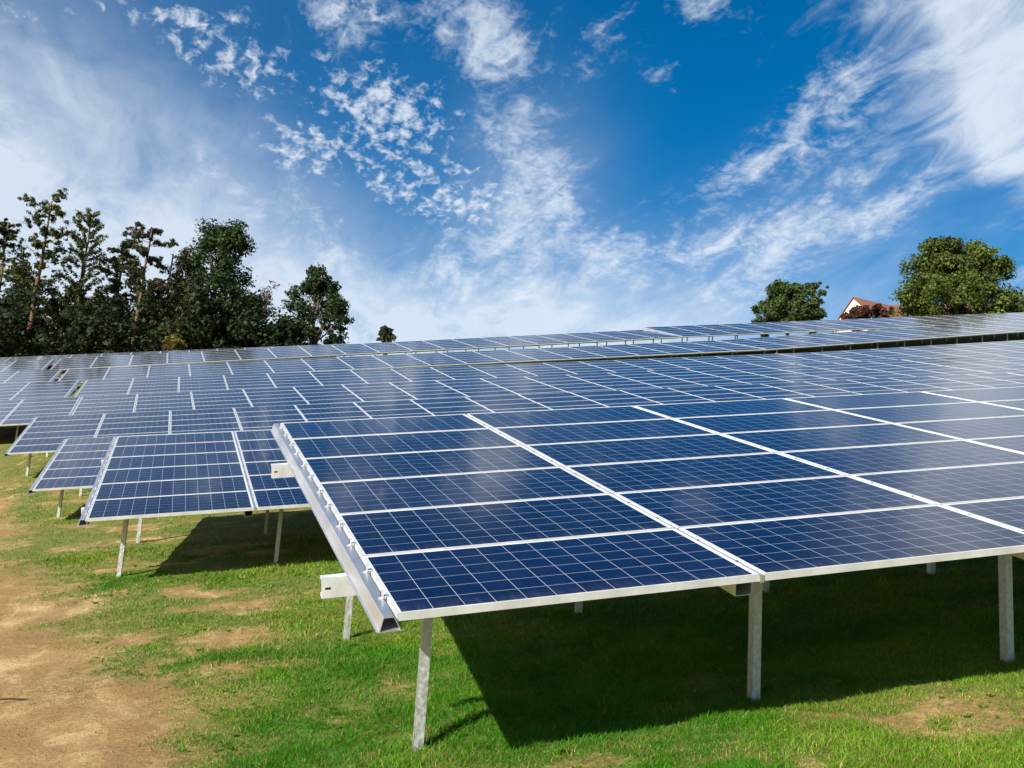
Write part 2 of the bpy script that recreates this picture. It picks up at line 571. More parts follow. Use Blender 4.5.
def bare(x, y):
    """0 = closed turf, 1 = open soil: the trodden track by the table ends, worn patches and tyre lines"""
    n = vnoise(x, y, .9, 3, 5)
    n2 = vnoise(x, y, 3.1, 9, 3)
    n3 = vnoise(x, y, 2.0, 15, 5)
    e = np.interp(y, PATH_Y, PATH_X) + (n - .5) * 1.5 + (n2 - .5) * .5
    p = np.clip((e - x) / 1.5 + .30, 0, 1)
    for px, py, a, b in PATCH:
        q = ((x - px + (n - .5) * 1.2) / (a * 1.25))**2 + ((y - py + (n3 - .5) * 1.6) / (b * 2.3))**2
        p = np.maximum(p, np.clip(1.25 - q * .8, 0, 1) * np.clip(.22 + 1.8 * (n3 - .40), 0, .72))
    p = np.maximum(p, np.clip((n3 - .55) * 3.5, 0, .62) * np.clip(1.3 - (x + 1) / 4, .3, 1))
    # grassy islands in the track
    p = p * np.clip(1.35 - 2.2 * np.clip(vnoise(x, y, 1.7, 21, 3) - .55, 0, 1) * np.clip(1.6 - (e - x), 0, 1), 0, 1)
    return np.clip(p, 0, 1)


def make_ground():
    def axis(a):
        return np.unique(np.round(np.concatenate(a), 3))
    xs = axis([np.linspace(-900, -100, 12), np.linspace(-100, -10, 46), np.arange(-10, 10, .09), np.linspace(10, 100, 60), np.linspace(100, 900, 14)])
    ys = axis([np.linspace(-300, -12, 14), np.linspace(-12, 3, 30), np.arange(3, 22, .09), np.linspace(22, 110, 140), np.linspace(110, 1500, 26)])
    X, Y = np.meshgrid(xs, ys)
    x, y = X.ravel(), Y.ravel()
    near = (np.abs(x) < 12) & (y > 2) & (y < 24)
    bump = np.where(near, (vnoise(x, y, 2.3, 5, 4) - .5) * .05, 0)
    z = ground(x, y) + bump
    nx, ny = len(xs), len(ys)
    i = (np.arange(ny - 1)[:, None] * nx + np.arange(nx - 1)[None]).ravel()
    q = np.stack([i, i + 1, i + nx + 1, i + nx], 1)
    me = mesh_np('ground', np.stack([x, y, z], 1), q, np.full(len(q), 4), [M_GROUND], smooth=True)
    at_ = me.attributes.new('bare', 'FLOAT', 'POINT')
    at_.data.foreach_set('value', bare(x, y).astype(np.float32))
    o = link('ground', me)
    tag(o, 'sloping meadow with worn sandy track at the left', kind='structure')
    del o['label']


make_ground()


def gz(x, y):
    near = (np.abs(x) < 12) & (y > 2) & (y < 24)
    return ground(x, y) + np.where(near, (vnoise(x, y, 2.3, 5, 4) - .5) * .05, 0)


def make_grass():
    rng = np.random.default_rng(4)
    # candidates in (angle, distance): the density falls with the distance
    def sample(n, d0, d1):
        a = R(-14) + rng.random(n) * R(64)
        d = d0 + (d1 - d0) * rng.random(n)
        return d * np.sin(a), d * np.cos(a), d
    xs, ys, ds = [], [], []
    for n, a, b in ((520000, 4.3, 9.), (360000, 9., 17.), (180000, 17., 36.)):
        x, y, d = sample(n, a, b)
        xs.append(x)
        ys.append(y)
        ds.append(d)
    x, y, d = map(np.concatenate, (xs, ys, ds))
    p = bare(x, y)
    pn = p + (vnoise(x, y, 22, 31, 3) - .5) * .9
    thin = np.clip((vnoise(x, y, .9, 71, 5) - .5) * 4.5 + .35, 0, 1) * np.clip(1.25 - (x + 1.2) / 4.5, .25, 1)
    keep = rng.random(len(x)) < np.clip(1.12 - pn * 1.6 - .62 * thin, .04, 1)
    # open ground only: thin out deep under the tables where nothing shows
    x, y, d, p = x[keep], y[keep], d[keep], p[keep]
    n = len(x)
    z = gz(x, y) - .006
    tall = vnoise(x, y, 1.1, 41, 3)
    clump = vnoise(x, y, 6., 43, 2)
    h = (.018 + .042 * rng.random(n)**1.5) * (.35 + 1.2 * tall) * (.45 + 1.1 * clump) * (1 - .6 * p)
    h *= np.where(rng.random(n) < .02, 1.7, 1)
    w = (.0013 + .0013 * rng.random(n)) * np.maximum(1, d / 6.5)
    az = rng.random(n) * 2 * np.pi
    lean = (.2 + 1.5 * rng.random(n)**1.3) * h
    h = h * (1 - .25 * rng.random(n))
    laz = az + np.pi / 2 + rng.normal(0, .9, n)
    bx, by = np.cos(az) * w, np.sin(az) * w
    lx, ly = np.cos(laz) * lean, np.sin(laz) * lean
    P = np.stack([x, y, z], 1)
    B = np.stack([bx, by, bx * 0], 1)
    v = np.stack([P - B, P + B, P + B * .8 + np.stack([lx * .35, ly * .35, h * .6], 1), P - B * .8 + np.stack([lx * .35, ly * .35, h * .6], 1), P + np.stack([lx, ly, h], 1)], 1)
    i = np.arange(n)[:, None] * 5
    loops = np.concatenate([i + np.array([[0, 1, 2, 3]]), i + np.array([[3, 2, 4]])], 1)
    sizes = np.tile([4, 3], n)
    # colours: fresh green, yellow green, straw
    t = rng.random(n)
    hue = vnoise(x, y, .8, 51, 4)
    g1, g2, st = np.array([.056, .205, .006]), np.array([.150, .285, .016]), np.array([.38, .29, .10])
    m = np.clip((hue - .40) * 3.6 + rng.normal(0, .2, n), 0, 1)[:, None]
    col = g1 * (1 - m) + g2 * m
    dry = np.clip(.04 + .8 * p + .4 * (hue - .55) + .14 * thin[keep], .02, .8)
    col = np.where((t < dry)[:, None], st * (.6 + .6 * rng.random((n, 1))), col)
    col *= (.55 + .75 * rng.random((n, 1))) * (.78 + .44 * vnoise(x, y, 2.6, 81, 3))[:, None]
    tint = np.repeat(col, 5, 0)
    me = mesh_np('grass', v.reshape(-1, 3), loops, sizes, [M_GRASS], tint=tint)
    tag(link('grass', me), kind='stuff')


make_grass()


def make_weeds():
    rng = np.random.default_rng(8)
    V, L, T = [], [], []
    spots = []
    for _ in range(3400):
        a, d = R(-12) + rng.random() * R(60), 4.4 + 14 * rng.random()**1.2
        spots.append((d * math.sin(a), d * math.cos(a)))
    sx = np.array(spots)
    keep = bare(sx[:, 0], sx[:, 1]) < .45 + .2 * rng.random(len(sx))
    keep &= vnoise(sx[:, 0], sx[:, 1], 1.4, 61, 2) > .45
    sx = sx[keep]
    sz = gz(sx[:, 0], sx[:, 1])
    for (x, y), z in zip(sx, sz):
        s = .016 + .034 * rng.random()**2
        base = np.array([.09, .21, .022]) * (.7 + .8 * rng.random())
        for q in range(rng.integers(5, 9)):
            a = rng.random() * 2 * math.pi
            up = .3 + .6 * rng.random()
            dx, dy = math.cos(a), math.sin(a)
            sxn, syn = -dy, dx
            l = s * (.7 + .6 * rng.random())
            w = l * .2
            b = len(V)
            V += [(x, y, z), (x + dx * l * .45 + sxn * w, y + dy * l * .45 + syn * w, z + l * up * .55), (x + dx * l, y + dy * l, z + l * up * .75), (x + dx * l * .45 - sxn * w, y + dy * l * .45 - syn * w, z + l * up * .55)]
            L.append((b, b + 1, b + 2, b + 3))
            T += [base * (.8 + .5 * rng.random())] * 4
    me = mesh_np('weeds', V, L, np.full(len(L), 4), [M_GRASS], tint=np.array(T))
    tag(link('weeds', me), kind='stuff')


make_weeds()


def make_litter():
    """small clods, pebbles and fallen leaves on the track"""
    rng = np.random.default_rng(18)
    V, L, S = [], [], []
    n = 0
    while n < 900:
        a, d = R(-16) + rng.random() * R(40), 5 + 11 * rng.random()**1.5
        x, y = d * math.sin(a), d * math.cos(a)
        if float(bare(np.array([x]), np.array([y]))[0]) < .55:
            n += .1
            continue
        n += 1
        z = float(gz(np.array([x]), np.array([y]))[0])
        r = .003 + .013 * rng.random()**5
        b = len(V)
        for k in range(6):
            t = k / 6 * 2 * math.pi
            q = r * (.7 + .6 * rng.random())
            V.append((x + math.cos(t) * q, y + math.sin(t) * q, z - .002))
        V.append((x, y, z + r * .8))
        for k in range(6):
            L += [b + k, b + (k + 1) % 6, b + 6]
            S.append(3)
    tag(link('pebbles', mesh_np('pebbles', V, L, S, [M_STONE])), kind='stuff')


make_litter()

# ------------------------------------------------------------------ solar tables
W, H = 1.985, 1.008
PW, PH, FT, FD = 1.957, .990, .0125, .04


def panel_meshes():
    g = MB()
    g.poly([(FT, FT, -.003), (PW - FT, FT, -.003), (PW - FT, PH - FT, -.003), (FT, PH - FT, -.003)], [(0, 1, 2, 3)], 0)
    g.poly([(FT, FT, -.012), (PW - FT, FT, -.012), (PW - FT, PH - FT, -.012), (FT, PH - FT, -.012)], [(0, 3, 2, 1)], 1)

    def frame(m, mi):
        m.box(0, PW, 0, FT, -FD, 0, mi)
        m.box(0, PW, PH - FT, PH, -FD, 0, mi)
        m.box(0, FT, FT, PH - FT, -FD, 0, mi)
        m.box(PW - FT, PW, FT, PH - FT, -FD, 0, mi)
    full = MB()
    full.v, full.f, full.m = list(g.v), list(g.f), list(g.m)
    frame(full, 2)
    fr = MB()
    frame(fr, 0)
    out = []
    for nm, mb, ms in (('solar_laminate', g, [M_CELL, M_BACK]), ('solar_panel', full, [M_CELL, M_BACK, M_FRAME])):
        me = mb.mesh(nm, ms)
        uv = me.uv_layers.new(name='UVMap')
        co = np.array([me.vertices[l.vertex_index].co[:2] for l in me.loops], np.float32)
        uv.data.foreach_set('uv', co.ravel())
        out.append(me)
    return out[0], fr.mesh('panel_frame', [M_FRAME]), out[1]


ME_GLASS, ME_FRAME, ME_PANEL = panel_meshes()
DEPTH = 6 * H


def rafter_mesh(end):
    """hollow aluminium rail under each seam; the end ones are hat sections beside the panel edge"""
    m = MB()
    t = .004
    y0, y1 = (-.012 if end else .055), DEPTH + .02
    if end:
        def bar(p, q):
            (x0, z0), (x1, z1) = p, q
            dx, dz = x1 - x0, z1 - z0
            L = math.hypot(dx, dz)
            nx, nz = -dz / L * t, dx / L * t
            c = [(x0, z0), (x1, z1), (x1 + nx, z1 + nz), (x0 + nx, z0 + nz)]
            m.poly([(x, y, z) for y in (y0, y1) for x, z in c], [(0, 1, 2, 3), (7, 6, 5, 4), (0, 4, 5, 1), (1, 5, 6, 2), (2, 6, 7, 3), (3, 7, 4, 0)])
        bar((-.052, -.076), (-.032, -.012))            # outer wall
        bar((-.0322, -.012), (.0142, -.012))           # ledge that carries the clips
        bar((.0165, -.014), (.046, -.076))             # inner wall
        bar((-.068, -.080), (.060, -.080))             # foot with lips
    else:
        a, b, zb, zt = -.05, .05, -.125, -.046
        m.box(a, a + t, y0, y1, zb + t, zt - t)
        m.box(b - t, b, y0, y1, zb + t, zt - t)
        m.box(a, b, y0, y1, zt - t, zt)
        m.box(a, b, y0, y1, zb, zb + t)
        m.box(.08 - .0125, .08 + .0125, .004, y1, zt, -.005)     # cover strip in the seam
        m.box(.03, .08 + .02, .06, y1, zt - .003, zt - .0005)
        for j in range(6):
            for q in (.27, .73):
                y = j * H + q * PH
                m.box(.08 - .006, .08 + .006, y - .006, y + .006, -.005, -.0005, 1)
    return m.mesh('rafter', [M_RAIL, M_DARK])


ME_RAFTER, ME_RAFTER_END = rafter_mesh(False), rafter_mesh(True)


def clamp_mesh():
    """upright clip with a slot, hooked over the panel edge"""
    m = MB()
    m.box(-.026, .004, -.012, .012, -.0075, -.004)
    m.box(-.014, -.004, -.015, .015, -.004, .034)
    m.box(-.004, .018, -.015, .015, .002, .006)
    m.box(-.0165, -.014, -.0075, .0075, .003, .028, 1)
    return m.mesh('clamp', [M_CLIP, M_DARK])


ME_CLAMP = clamp_mesh()


def post_mesh():
    m = MB()
    t = .005
    a, d, l = .027, .075, .014
    m.box(-a, a, 0, t, 0, 1)
    m.box(-a, -a + t, t, d, 0, 1)
    m.box(a - t, a, t, d, 0, 1)
    m.box(-a + t, -a + l, d - t, d, 0, 1)
    m.box(a - l, a - t, d - t, d, 0, 1)
    return m.mesh('post', [M_POST])


ME_POST = post_mesh()


def basis(u, v, n, o):
    m = Matrix.Identity(4)
    for r in range(3):
        m[r][0], m[r][1], m[r][2], m[r][3] = u[r], v[r], n[r], o[r]
    return m


VF, VB = .97, 4.3


def make_table(O, u, cols, label, detail=0, vs=.287, gap_l=True, name='solar_array'):
    """O: lower left corner of the panel plane, u: direction of the row, detail 2 = nearest, 1 = near, 0 = far"""
    O = np.array(O, float)
    u = np.array(u, float)
    u /= np.linalg.norm(u)
    hu = np.array([u[0], u[1], 0.])
    hu /= np.linalg.norm(hu)
    v = np.array([-hu[1], hu[0], vs])
    v -= u * (u @ v)
    v /= np.linalg.norm(v)
    n = np.cross(u, v)
    base = np.array([O[0], O[1], float(ground(O[0], O[1]))])
    t = empty(name, base, label, 'solar array', 'solar tables on the hillside')
    T = Matrix.Translation(Vector(-base))

    def place(nm, me, a, b, c, parent=t, scale=None):
        p = O + u * a + v * b + n * c
        return link(nm, me, parent, T @ basis(u, v, n, p))
    cells = [(i, j) for j in range(6) for i in range(cols)]
    dist = [np.linalg.norm(O + u * (i + .5) * W + v * (j + .5) * H - np.array([0, 0, ZO])) for i, j in cells]
    order = sorted(range(len(cells)), key=lambda q: dist[q])
    for q in order[:100]:
        i, j = cells[q]
        jx, jz = random.uniform(-.0012, .0012), random.uniform(-.0012, .0006)
        if detail:
            p = place('solar_panel', ME_GLASS, i * W + .014 + jx, j * H + .009, jz)
            link('panel_frame', ME_FRAME, p)
        else:
            place('solar_panel', ME_PANEL, i * W + .014 + jx, j * H + .009, jz)
    rest = order[100:]
    if rest:
        b0 = np.empty(len(ME_PANEL.vertices) * 3)
        ME_PANEL.vertices.foreach_get('co', b0)
        b0 = b0.reshape(-1, 3)
        fv, lo, sz, mi = [], [], [], []
        for s_, q in enumerate(rest):
            i, j = cells[q]
            fv.append(b0 + [i * W + .014, j * H + .009, 0])
            for p in ME_PANEL.polygons:
                lo += [k + s_ * len(b0) for k in p.vertices]
                sz.append(len(p.vertices))
                mi.append(p.material_index)
        me = mesh_np('solar_panel_rest', np.concatenate(fv), lo, sz, [M_CELL, M_BACK, M_FRAME], mi)
        uv = me.uv_layers.new(name='UVMap')
        src = np.tile(b0[[l.vertex_index for l in ME_PANEL.loops], :2], (len(rest), 1)).astype(np.float32)
        uv.data.foreach_set('uv', src.ravel())
        o = place('solar_panel', me, 0, 0, 0)
        o['kind'] = 'stuff'
    for i in range(cols + 1):
        end = i in (0, cols)
        place('rafter', ME_RAFTER_END if end else ME_RAFTER, i * W + (-.020 if i == 0 else .034 if i == cols else -.08), 0, 0)
    L = cols * W
    for vv in (VF, VB):
        m = MB()
        t_ = .005
        e = .225 if detail == 2 else .13
        zt, zb = (-.086, -.204) if detail else (-.127, -.205)
        m.box(-e, L + e, 0, t_, zb, zt)
        m.box(-e, L + e, t_, .055, zt - .005, zt)
        m.box(-e, L + e, .050, .055, zt - .022, zt - .005)
        m.box(-e, L + e, .050, .055, zb + .005, zb + .022)
        m.box(-e + .02, -e + .05, -.0015, 0, zb + .05, zb + .062, 1)
        m.box(-e, L + e, t_, .055, zb, zb + .005)
        o = place('purlin', m.mesh('purlin', [M_PURLIN, M_DARK]), 0, vv - .03, 0)
    for i in range(cols):
        for vv in (VF, VB):
            p = O + u * ((i + .207 + (.09 if i and detail == 2 else 0) + (.075 if vv > 2 else 0)) * W) + v * vv - n * (.20 if detail else .18)
            zb = float(ground(p[0], p[1])) - .25
            mw = Matrix.Translation(Vector((p[0], p[1] + .03, zb))) @ Matrix.Rotation(R(-4), 4, 'Z') @ Matrix.Diagonal((1, 1, p[2] - zb - .02, 1))
            link('post', ME_POST, t, T @ mw)
    if detail:
        for j in range(6):
            for q in (.27, .73):
                place('clamp', ME_CLAMP, .0, j * H + q * PH, 0)
    return t


random.seed(5)
uA = (.9882, 0, .1532)
make_table((.942, 4.919, -.228 + ZO), uA, 19, 'nearest solar table, filling the right foreground, bright clamp-studded rail down its left end', 2, vs=.2795)
make_table((-1.282, 13.357, .309 + ZO), (.9892, -.0013, .1466), 12, 'second solar table from the front, left of the nearest one, posts in lit grass', 1, vs=.280)

ROWP = {
    'C': [-3.02, 21.16, 0.965, 0.150, 0.272, 0.0, 0],
    'D': [-4.856, 29.031, 2.196, 0.155, 0.292, 0.005, 0.052],
    'E': [-6.338, 36.107, 3.622, 0.167, 0.287, 0.012, -0.09],
    'F': [-5.219, 43.627, 5.664, 0.157, 0.294, -0.004, 0.02],
    'G': [-6.951, 51.297, 7.308, 0.162, 0.291, 0.002, 0.193],
    'H': [-8.404, 59.034, 9.107, 0.179, 0.291, 0.004, -0.001],
    'I': [-9.525, 72.273, 11.624, 0.165, 0.287, 0.0, 0.3]}


def row_table(k, i0, i1, label, du=0., drop=0., dvs=0.):
    x, y, z, su, sv, az, cu = ROWP[k]
    u = np.array([math.cos(az), math.sin(az), su])
    u /= np.linalg.norm(u)

    def P(i):
        p = np.array([x, y, z + ZO]) + u * (i * W + du)
        p[2] += cu * 1e-3 * (i * W)**2
        return p
    a, b = P(i0), P(i1)
    b[2] += drop
    make_table(a, b - a, i1 - i0, label, 0, vs=sv + dvs)


row_table('C', 0, 12, 'third solar table from the front, its left corner poking out beside the second table')
row_table('D', 0, 19, 'fourth solar table from the front, left end over shaded grass at the picture edge')
row_table('D', 19, 25, 'fourth-row continuation at the right edge, just above the nearest table', .09)
row_table('E', 1, 20, 'fifth-row solar table, long one above the fourth row, running to a pale seam at right')
row_table('E', -5, 1, 'fifth-row short piece at the left picture edge beside the worn track', -.05)
row_table('E', 20, 30, 'fifth-row continuation right of the pale seam in front of the green strip', .10)
row_table('F', 0, 19, 'sixth-row solar table, the long middle one starting right of the lower dark gap')
row_table('F', -6, 0, 'sixth-row short table left of the lower dark gap', -.37)
row_table('F', 19, 33, 'sixth-row table at right, above the fifth row and below the dark band', .10, .5)
row_table('G', 0, 19, 'seventh-row solar table, starting right of the middle dark gap by the white stubs')
row_table('G', -6, 0, 'seventh-row short table left of the middle dark gap', -.40)
row_table('G', 19, 36, 'seventh-row table at right standing over the lower dark band with soil heap', .12, .22)
row_table('H', 0, 19, 'eighth-row solar table on the skyline, long middle one with dark lower edge')
row_table('H', -6, 0, 'eighth-row short table far left below the pine trunks', -.45)
row_table('H', 19, 38, 'eighth-row table on the skyline at right, ending under the big tree', .12, -.32, .03)
row_table('I', -4, 10, 'last solar table, thin strip showing behind the eighth row at the foot of the wood')

# ------------------------------------------------------------------ trees


class Tree:
    K = 1.

    def __init__(s, seed):
        s.r = np.random.default_rng(seed)
        s.wood = MB()
        s.c, s.nrm, s.size, s.col = [], [], [], []

    def leaves(s, centre, rad, n, size, col, flat=.7, shell=True, spread=.25):
        r = s.r
        d = r.normal(size=(n, 3))
        d /= np.linalg.norm(d, axis=1)[:, None]
        q = r.random((n, 1))**(.5 if shell else .9) * (1 + .35 * r.random((n, 1))**3)
        p = np.array(centre) + d * q * np.array([rad, rad, rad * flat])
        s.c.append(p)
        nn = d * .7 + r.normal(size=(n, 3)) * .6 + np.array([0, 0, .45])
        s.nrm.append(nn / np.linalg.norm(nn, axis=1)[:, None])
        s.size.append(size * (.6 + .8 * r.random(n)))
        s.col.append(np.array(col) * (1 - spread + 2 * spread * r.random((n, 1))) * (1 + (r.random((n, 3)) - .5) * .2))

    def limb(s, a, b, r0, r1, sag=.0, seg=4, wob=.12):
        a, b = np.array(a, float), np.array(b, float)
        L = np.linalg.norm(b - a)
        pts, rad = [], []
        for i in range(seg + 1):
            t = i / seg
            p = a * (1 - t) + b * t
            p[2] += sag * L * math.sin(math.pi * t)
            if 0 < i < seg:
                p += s.r.normal(size=3) * wob * L / seg
            pts.append(p)
            rad.append(r0 * (1 - t) + r1 * t)
        s.wood.tube(pts, rad, 6 if r0 > .08 else 4)
        return pts

    def crown_mesh(s, elong=1.5):
        c, n, z, col = map(np.concatenate, (s.c, s.nrm, s.size, s.col))
        r = s.r.normal(size=c.shape)
        a = np.cross(n, r)
        a /= np.linalg.norm(a, axis=1)[:, None]
        b = np.cross(n, a)
        a *= z[:, None] * .5 * elong
        b *= z[:, None] * .5
        v = np.stack([c - a, c - b, c + a, c + b], 1).reshape(-1, 3)
        q = np.arange(len(v)).reshape(-1, 4)
        return mesh_np('crown', v, q, np.full(len(q), 4), [M_LEAF], tint=np.repeat(col, 4, 0))

    def finish(s, name, label, base, cat='tree', group=None, bark=None, elong=1.5, rot=0.):
        t = empty(name, base, label, cat, group)
        t.rotation_euler = (0, rot, 0)
        if s.wood.v:
            link('trunk', s.wood.mesh('trunk', [bark or M_BARK], True), t)
        if s.c:
            link('crown', s.crown_mesh(elong), t)
        return t


def broadleaf(name, label, base, height, width, seed, col, lobes=14, clear=.25, per=330, leaf=.22, group=None, cat='tree', flare=.16, clumps=7):
    """spreading broad-leaved tree: limbs to uneven lobes, each a spray of leaf clumps with air between"""
    t = Tree(seed)
    r = t.r
    tr = t.limb((0, 0, -1), (r.normal() * .3, 0, height * .72), .026 * height, .008 * height, seg=6, wob=.06)
    ch = height * (1 - clear)
    for i in range(lobes):
        f = ((i + r.random()) / lobes)
        z = clear * height + f * ch
        prof = math.sin(math.pi * min(.97, flare + (.97 - flare) * f))**.6
        a = i * 2.4 + r.normal() * .5
        lr = min(width, ch * 1.1) * (.17 + .11 * r.random()) * (.7 + .4 * prof)
        rr = max(0, width * .5 * prof * (.35 + .65 * r.random()**.5) - lr * .6)
        c = np.array([math.cos(a) * rr, math.sin(a) * rr, min(z, height - lr * .75)])
        src = tr[min(len(tr) - 1, 1 + int(min(.99, z / height) * 5.2))]
        t.limb(src, c, .007 * height, .0025 * height, .1)
        tone = .7 + .6 * r.random()
        for q in range(clumps):
            d = r.normal(size=3)
            d /= np.linalg.norm(d)
            d *= lr * (.45 + .75 * r.random())
            d[2] = d[2] * .8 + .1 * lr
            p = c + d
            p[2] = min(p[2], height - .15 - .4 * r.random())
            t.limb(c, p, .04, .012, 0, 2)
            cr = lr * (.28 + .34 * r.random())
            t.leaves(p, cr, int(per * Tree.K * (.5 + .9 * r.random()) / clumps * 2.4), leaf * Tree.K**.4, np.array(col) * tone * (.75 + .5 * r.random()), .75 + .3 * r.random(), r.random() < .6)
            if q % 2 == 0:                     # a loose spray beyond the clump
                e = p + d * (.25 + .35 * r.random()) + r.normal(size=3) * .15
                e[2] = min(e[2], height)
                t.limb(p, e, .02, .006, 0, 2)
                t.leaves(e, cr * .5, int(per * .5 / clumps), leaf * .9, np.array(col) * tone * (.9 + .5 * r.random()), .7, False)
    return t.finish(name, label, base, cat, group)


def pine(name, label, base, height, width, seed, col, start=.5, group=None, dens=1., rot=0.):
    """Scots pine: long bare trunk, a few flat layered cushions of needles"""
    t = Tree(seed)
    r = t.r
    tr = t.limb((0, 0, -1), (r.normal() * .35, 0, height * .97), .017 * height, .004 * height, seg=9, wob=.05)
    nl = int(26 * dens + 4)
    for i in range(nl):
        f0 = (i + r.random()) / nl
        zf = start + (1 - start) * f0
        a = r.random() * 6.28
        L = width * .5 * (1.15 - .55 * f0**2) * (.25 + .95 * r.random())
        k = zf * 9
        k0 = min(8, int(k))
        s = tr[k0] * (1 - (k - k0)) + tr[k0 + 1] * (k - k0)
        e = s + np.array([math.cos(a) * L, math.sin(a) * L, L * (.05 + .5 * r.random())])
        t.limb(s, e, .05, .015, -.06)
        tone = .6 + .8 * r.random()
        for q in range(15):
            f = .25 + .95 * r.random()
            p = s * (1 - f) + e * f + r.normal(size=3) * np.array([.3, .3, .2]) * L * .5
            if q % 3 == 0:
                t.limb(s * .4 + e * .6, p, .02, .008, 0, 2)
            t.leaves(p, (.12 + .30 * r.random()) * Tree.K, int((8 + 26 * r.random()) * 1.5), .16, np.array(col) * tone * (.7 + .6 * r.random()), .6, False)
    for _ in range(7):                                   # dead snags
        z = height * (.25 + .3 * r.random())
        a = r.random() * 6.28
        k0 = int(z / height * 9)
        t.limb(tr[k0], tr[k0] + np.array([math.cos(a), math.sin(a), .1]) * (.5 + .8 * r.random()), .025, .008)
    return t.finish(name, label, base, 'tree', group, M_PINEBARK, 2.6, rot)


def larch(name, label, base, height, width, seed, col, group=None):
    t = Tree(seed)
    r = t.r
    tr = t.limb((0, 0, -1), (0, 0, height), .015 * height, .003 * height, seg=8, wob=.03)
    for i in range(64):
        zf = .28 + .72 * (i + r.random()) / 64
        a = i * 2.399 + r.normal() * .3
        L = width * .5 * (1.12 - zf)**.75 * (.7 + .5 * r.random()) * 1.25
        s = np.array([0, 0, zf * height])
        e = s + np.array([math.cos(a) * L, math.sin(a) * L, L * (.55 + .3 * r.random())])
        t.limb(s, e, .03, .008, -.12, 3)
        for q in range(7):
            f = .25 + .8 * q / 7
            p = s * (1 - f) + e * f
            p[2] -= .12 * L * math.sin(math.pi * f)
            t.leaves(p, .24 * Tree.K, 26, .15, np.array(col) * (.7 + .6 * r.random()), .9, False)
    return t.finish(name, label, base, 'tree', group, M_BARK, 2.4)


def thin_tree(name, label, base, height, width, seed, col, leaves=1., group=None, rot=0.):
    """half bare tree of fine upright twigs with a thin haze of leaves"""
    t = Tree(seed)
    r = t.r
    tr = t.limb((0, 0, -1), (r.normal() * .4, 0, height * .9), .013 * height, .004 * height, seg=7, wob=.07)
    for i in range(26):
        zf = .3 + .6 * r.random()
        k = zf / .9 * 7
        k0 = min(6, int(k))
        s = tr[k0] * (1 - (k - k0)) + tr[k0 + 1] * (k - k0)
        a = r.random() * 6.28
        L = width * .5 * (.5 + .6 * r.random()) * (1.15 - .6 * zf)
        e = s + np.array([math.cos(a) * L, math.sin(a) * L, L * (.5 + .9 * r.random())])
        t.limb(s, e, .035, .012, .08)
        for q in range(6):
            f = .35 + .65 * r.random()
            p = s * (1 - f) + e * f
            d = r.normal(size=3) * .5
            d[2] = abs(d[2])
            t.limb(p, p + d * .9, .014, .006, 0, 2)
            t.leaves(p + d * .7, .35 * Tree.K, int(20 * leaves), .16, np.array(col) * (.6 + .8 * r.random()), .9, False)
    return t.finish(name, label, base, 'tree', group, M_BARK, 1.6, rot)


def spot(px, y, dz=-.2):
    p = at(px, 400, y)
    return np.array([p[0], y, float(ground(p[0], y)) + dz])


def hgt(px, py, y):
    """metres from the ground under that direction up to the picture height py"""
    p = at(px, py, y)
    return p[2] - float(ground(p[0], y))


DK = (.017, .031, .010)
OK_ = (.036, .062, .015)
PI_ = (.062, .078, .024)
GW = 'trees of the wood at left'
GR = 'trees on the skyline at right'


def T_(fn, name, label, px, top, y, wpx, seed, col, **kw):
    h = hgt(px, top, y)
    w = wpx * y / F * 1.08
    # tops show above the hill: leaf sprays grow with the distance so that far crowns keep their grain
    Tree.K = max(1., y / 95)
    return fn(name, label, spot(px - .09 * (345 - top), y), h, w, seed, col, **kw)


T_(pine, 'pine_tree', 'tall pine tree at the far left, its ragged top highest of the wood', 28, 193, 141, 66, 11, PI_, start=.42, group=GW, rot=.03)
T_(pine, 'pine_tree', 'dark pine tree cut by the left picture edge', -8, 215, 147, 70, 12, DK, start=.3, group=GW, dens=1.3)
T_(larch, 'larch_tree', 'feathery yellow-green larch tree second from the left', 76, 214, 144, 62, 13, (.095, .115, .028), group=GW)
T_(pine, 'pine_tree', 'thin pine with bare pale trunk and small crown just right of the larch', 112, 236, 147, 36, 14, PI_, start=.55, group=GW, dens=.8)
T_(pine, 'pine_tree', 'slanting orange-trunked pine with a reddish top beside the bare trees', 133, 222, 139, 40, 15, (.055, .056, .026), start=.6, group=GW, dens=.7, rot=.06)
T_(thin_tree, 'bare_tree', 'half bare tree with reddish twigs right of the slanting pine', 158, 236, 142, 44, 16, (.075, .055, .032), leaves=.8, group=GW, rot=.05)
T_(thin_tree, 'young_tree', 'slim thinly leaved tree left of the broadest dark crown', 176, 243, 146, 40, 17, (.05, .065, .02), leaves=2.6, group=GW)
T_(broadleaf, 'leafy_tree', 'big dark leafy tree, broadest crown of the wood at left', 214, 224, 144, 92, 18, (.03, .054, .014), lobes=24, clear=.2, per=360, group=GW)
T_(broadleaf, 'leafy_tree', 'olive leafy tree with low round crown left of the biggest crown', 180, 280, 138, 62, 19, (.044, .056, .016), lobes=13, clear=.2, per=340, group=GW)
T_(thin_tree, 'bare_tree', 'bare reddish twiggy tree right of the broadest dark crown', 262, 278, 141, 44, 20, (.085, .055, .04), leaves=.7, group=GW)
T_(broadleaf, 'leafy_tree', 'dark round tree standing apart at the right end of the wood', 314, 265, 134, 62, 21, (.026, .046, .012), lobes=17, clear=.25, per=360, group=GW)
T_(broadleaf, 'shrub', 'low dark shrub at the foot of the round tree', 284, 316, 131, 40, 22, DK, lobes=11, clear=.5, per=300, cat='shrub')
T_(broadleaf, 'shrub', 'yellowish bush at the foot of the dark wood', 168, 334, 126, 28, 23, (.11, .09, .02), lobes=9, clear=.62, per=300, cat='shrub')
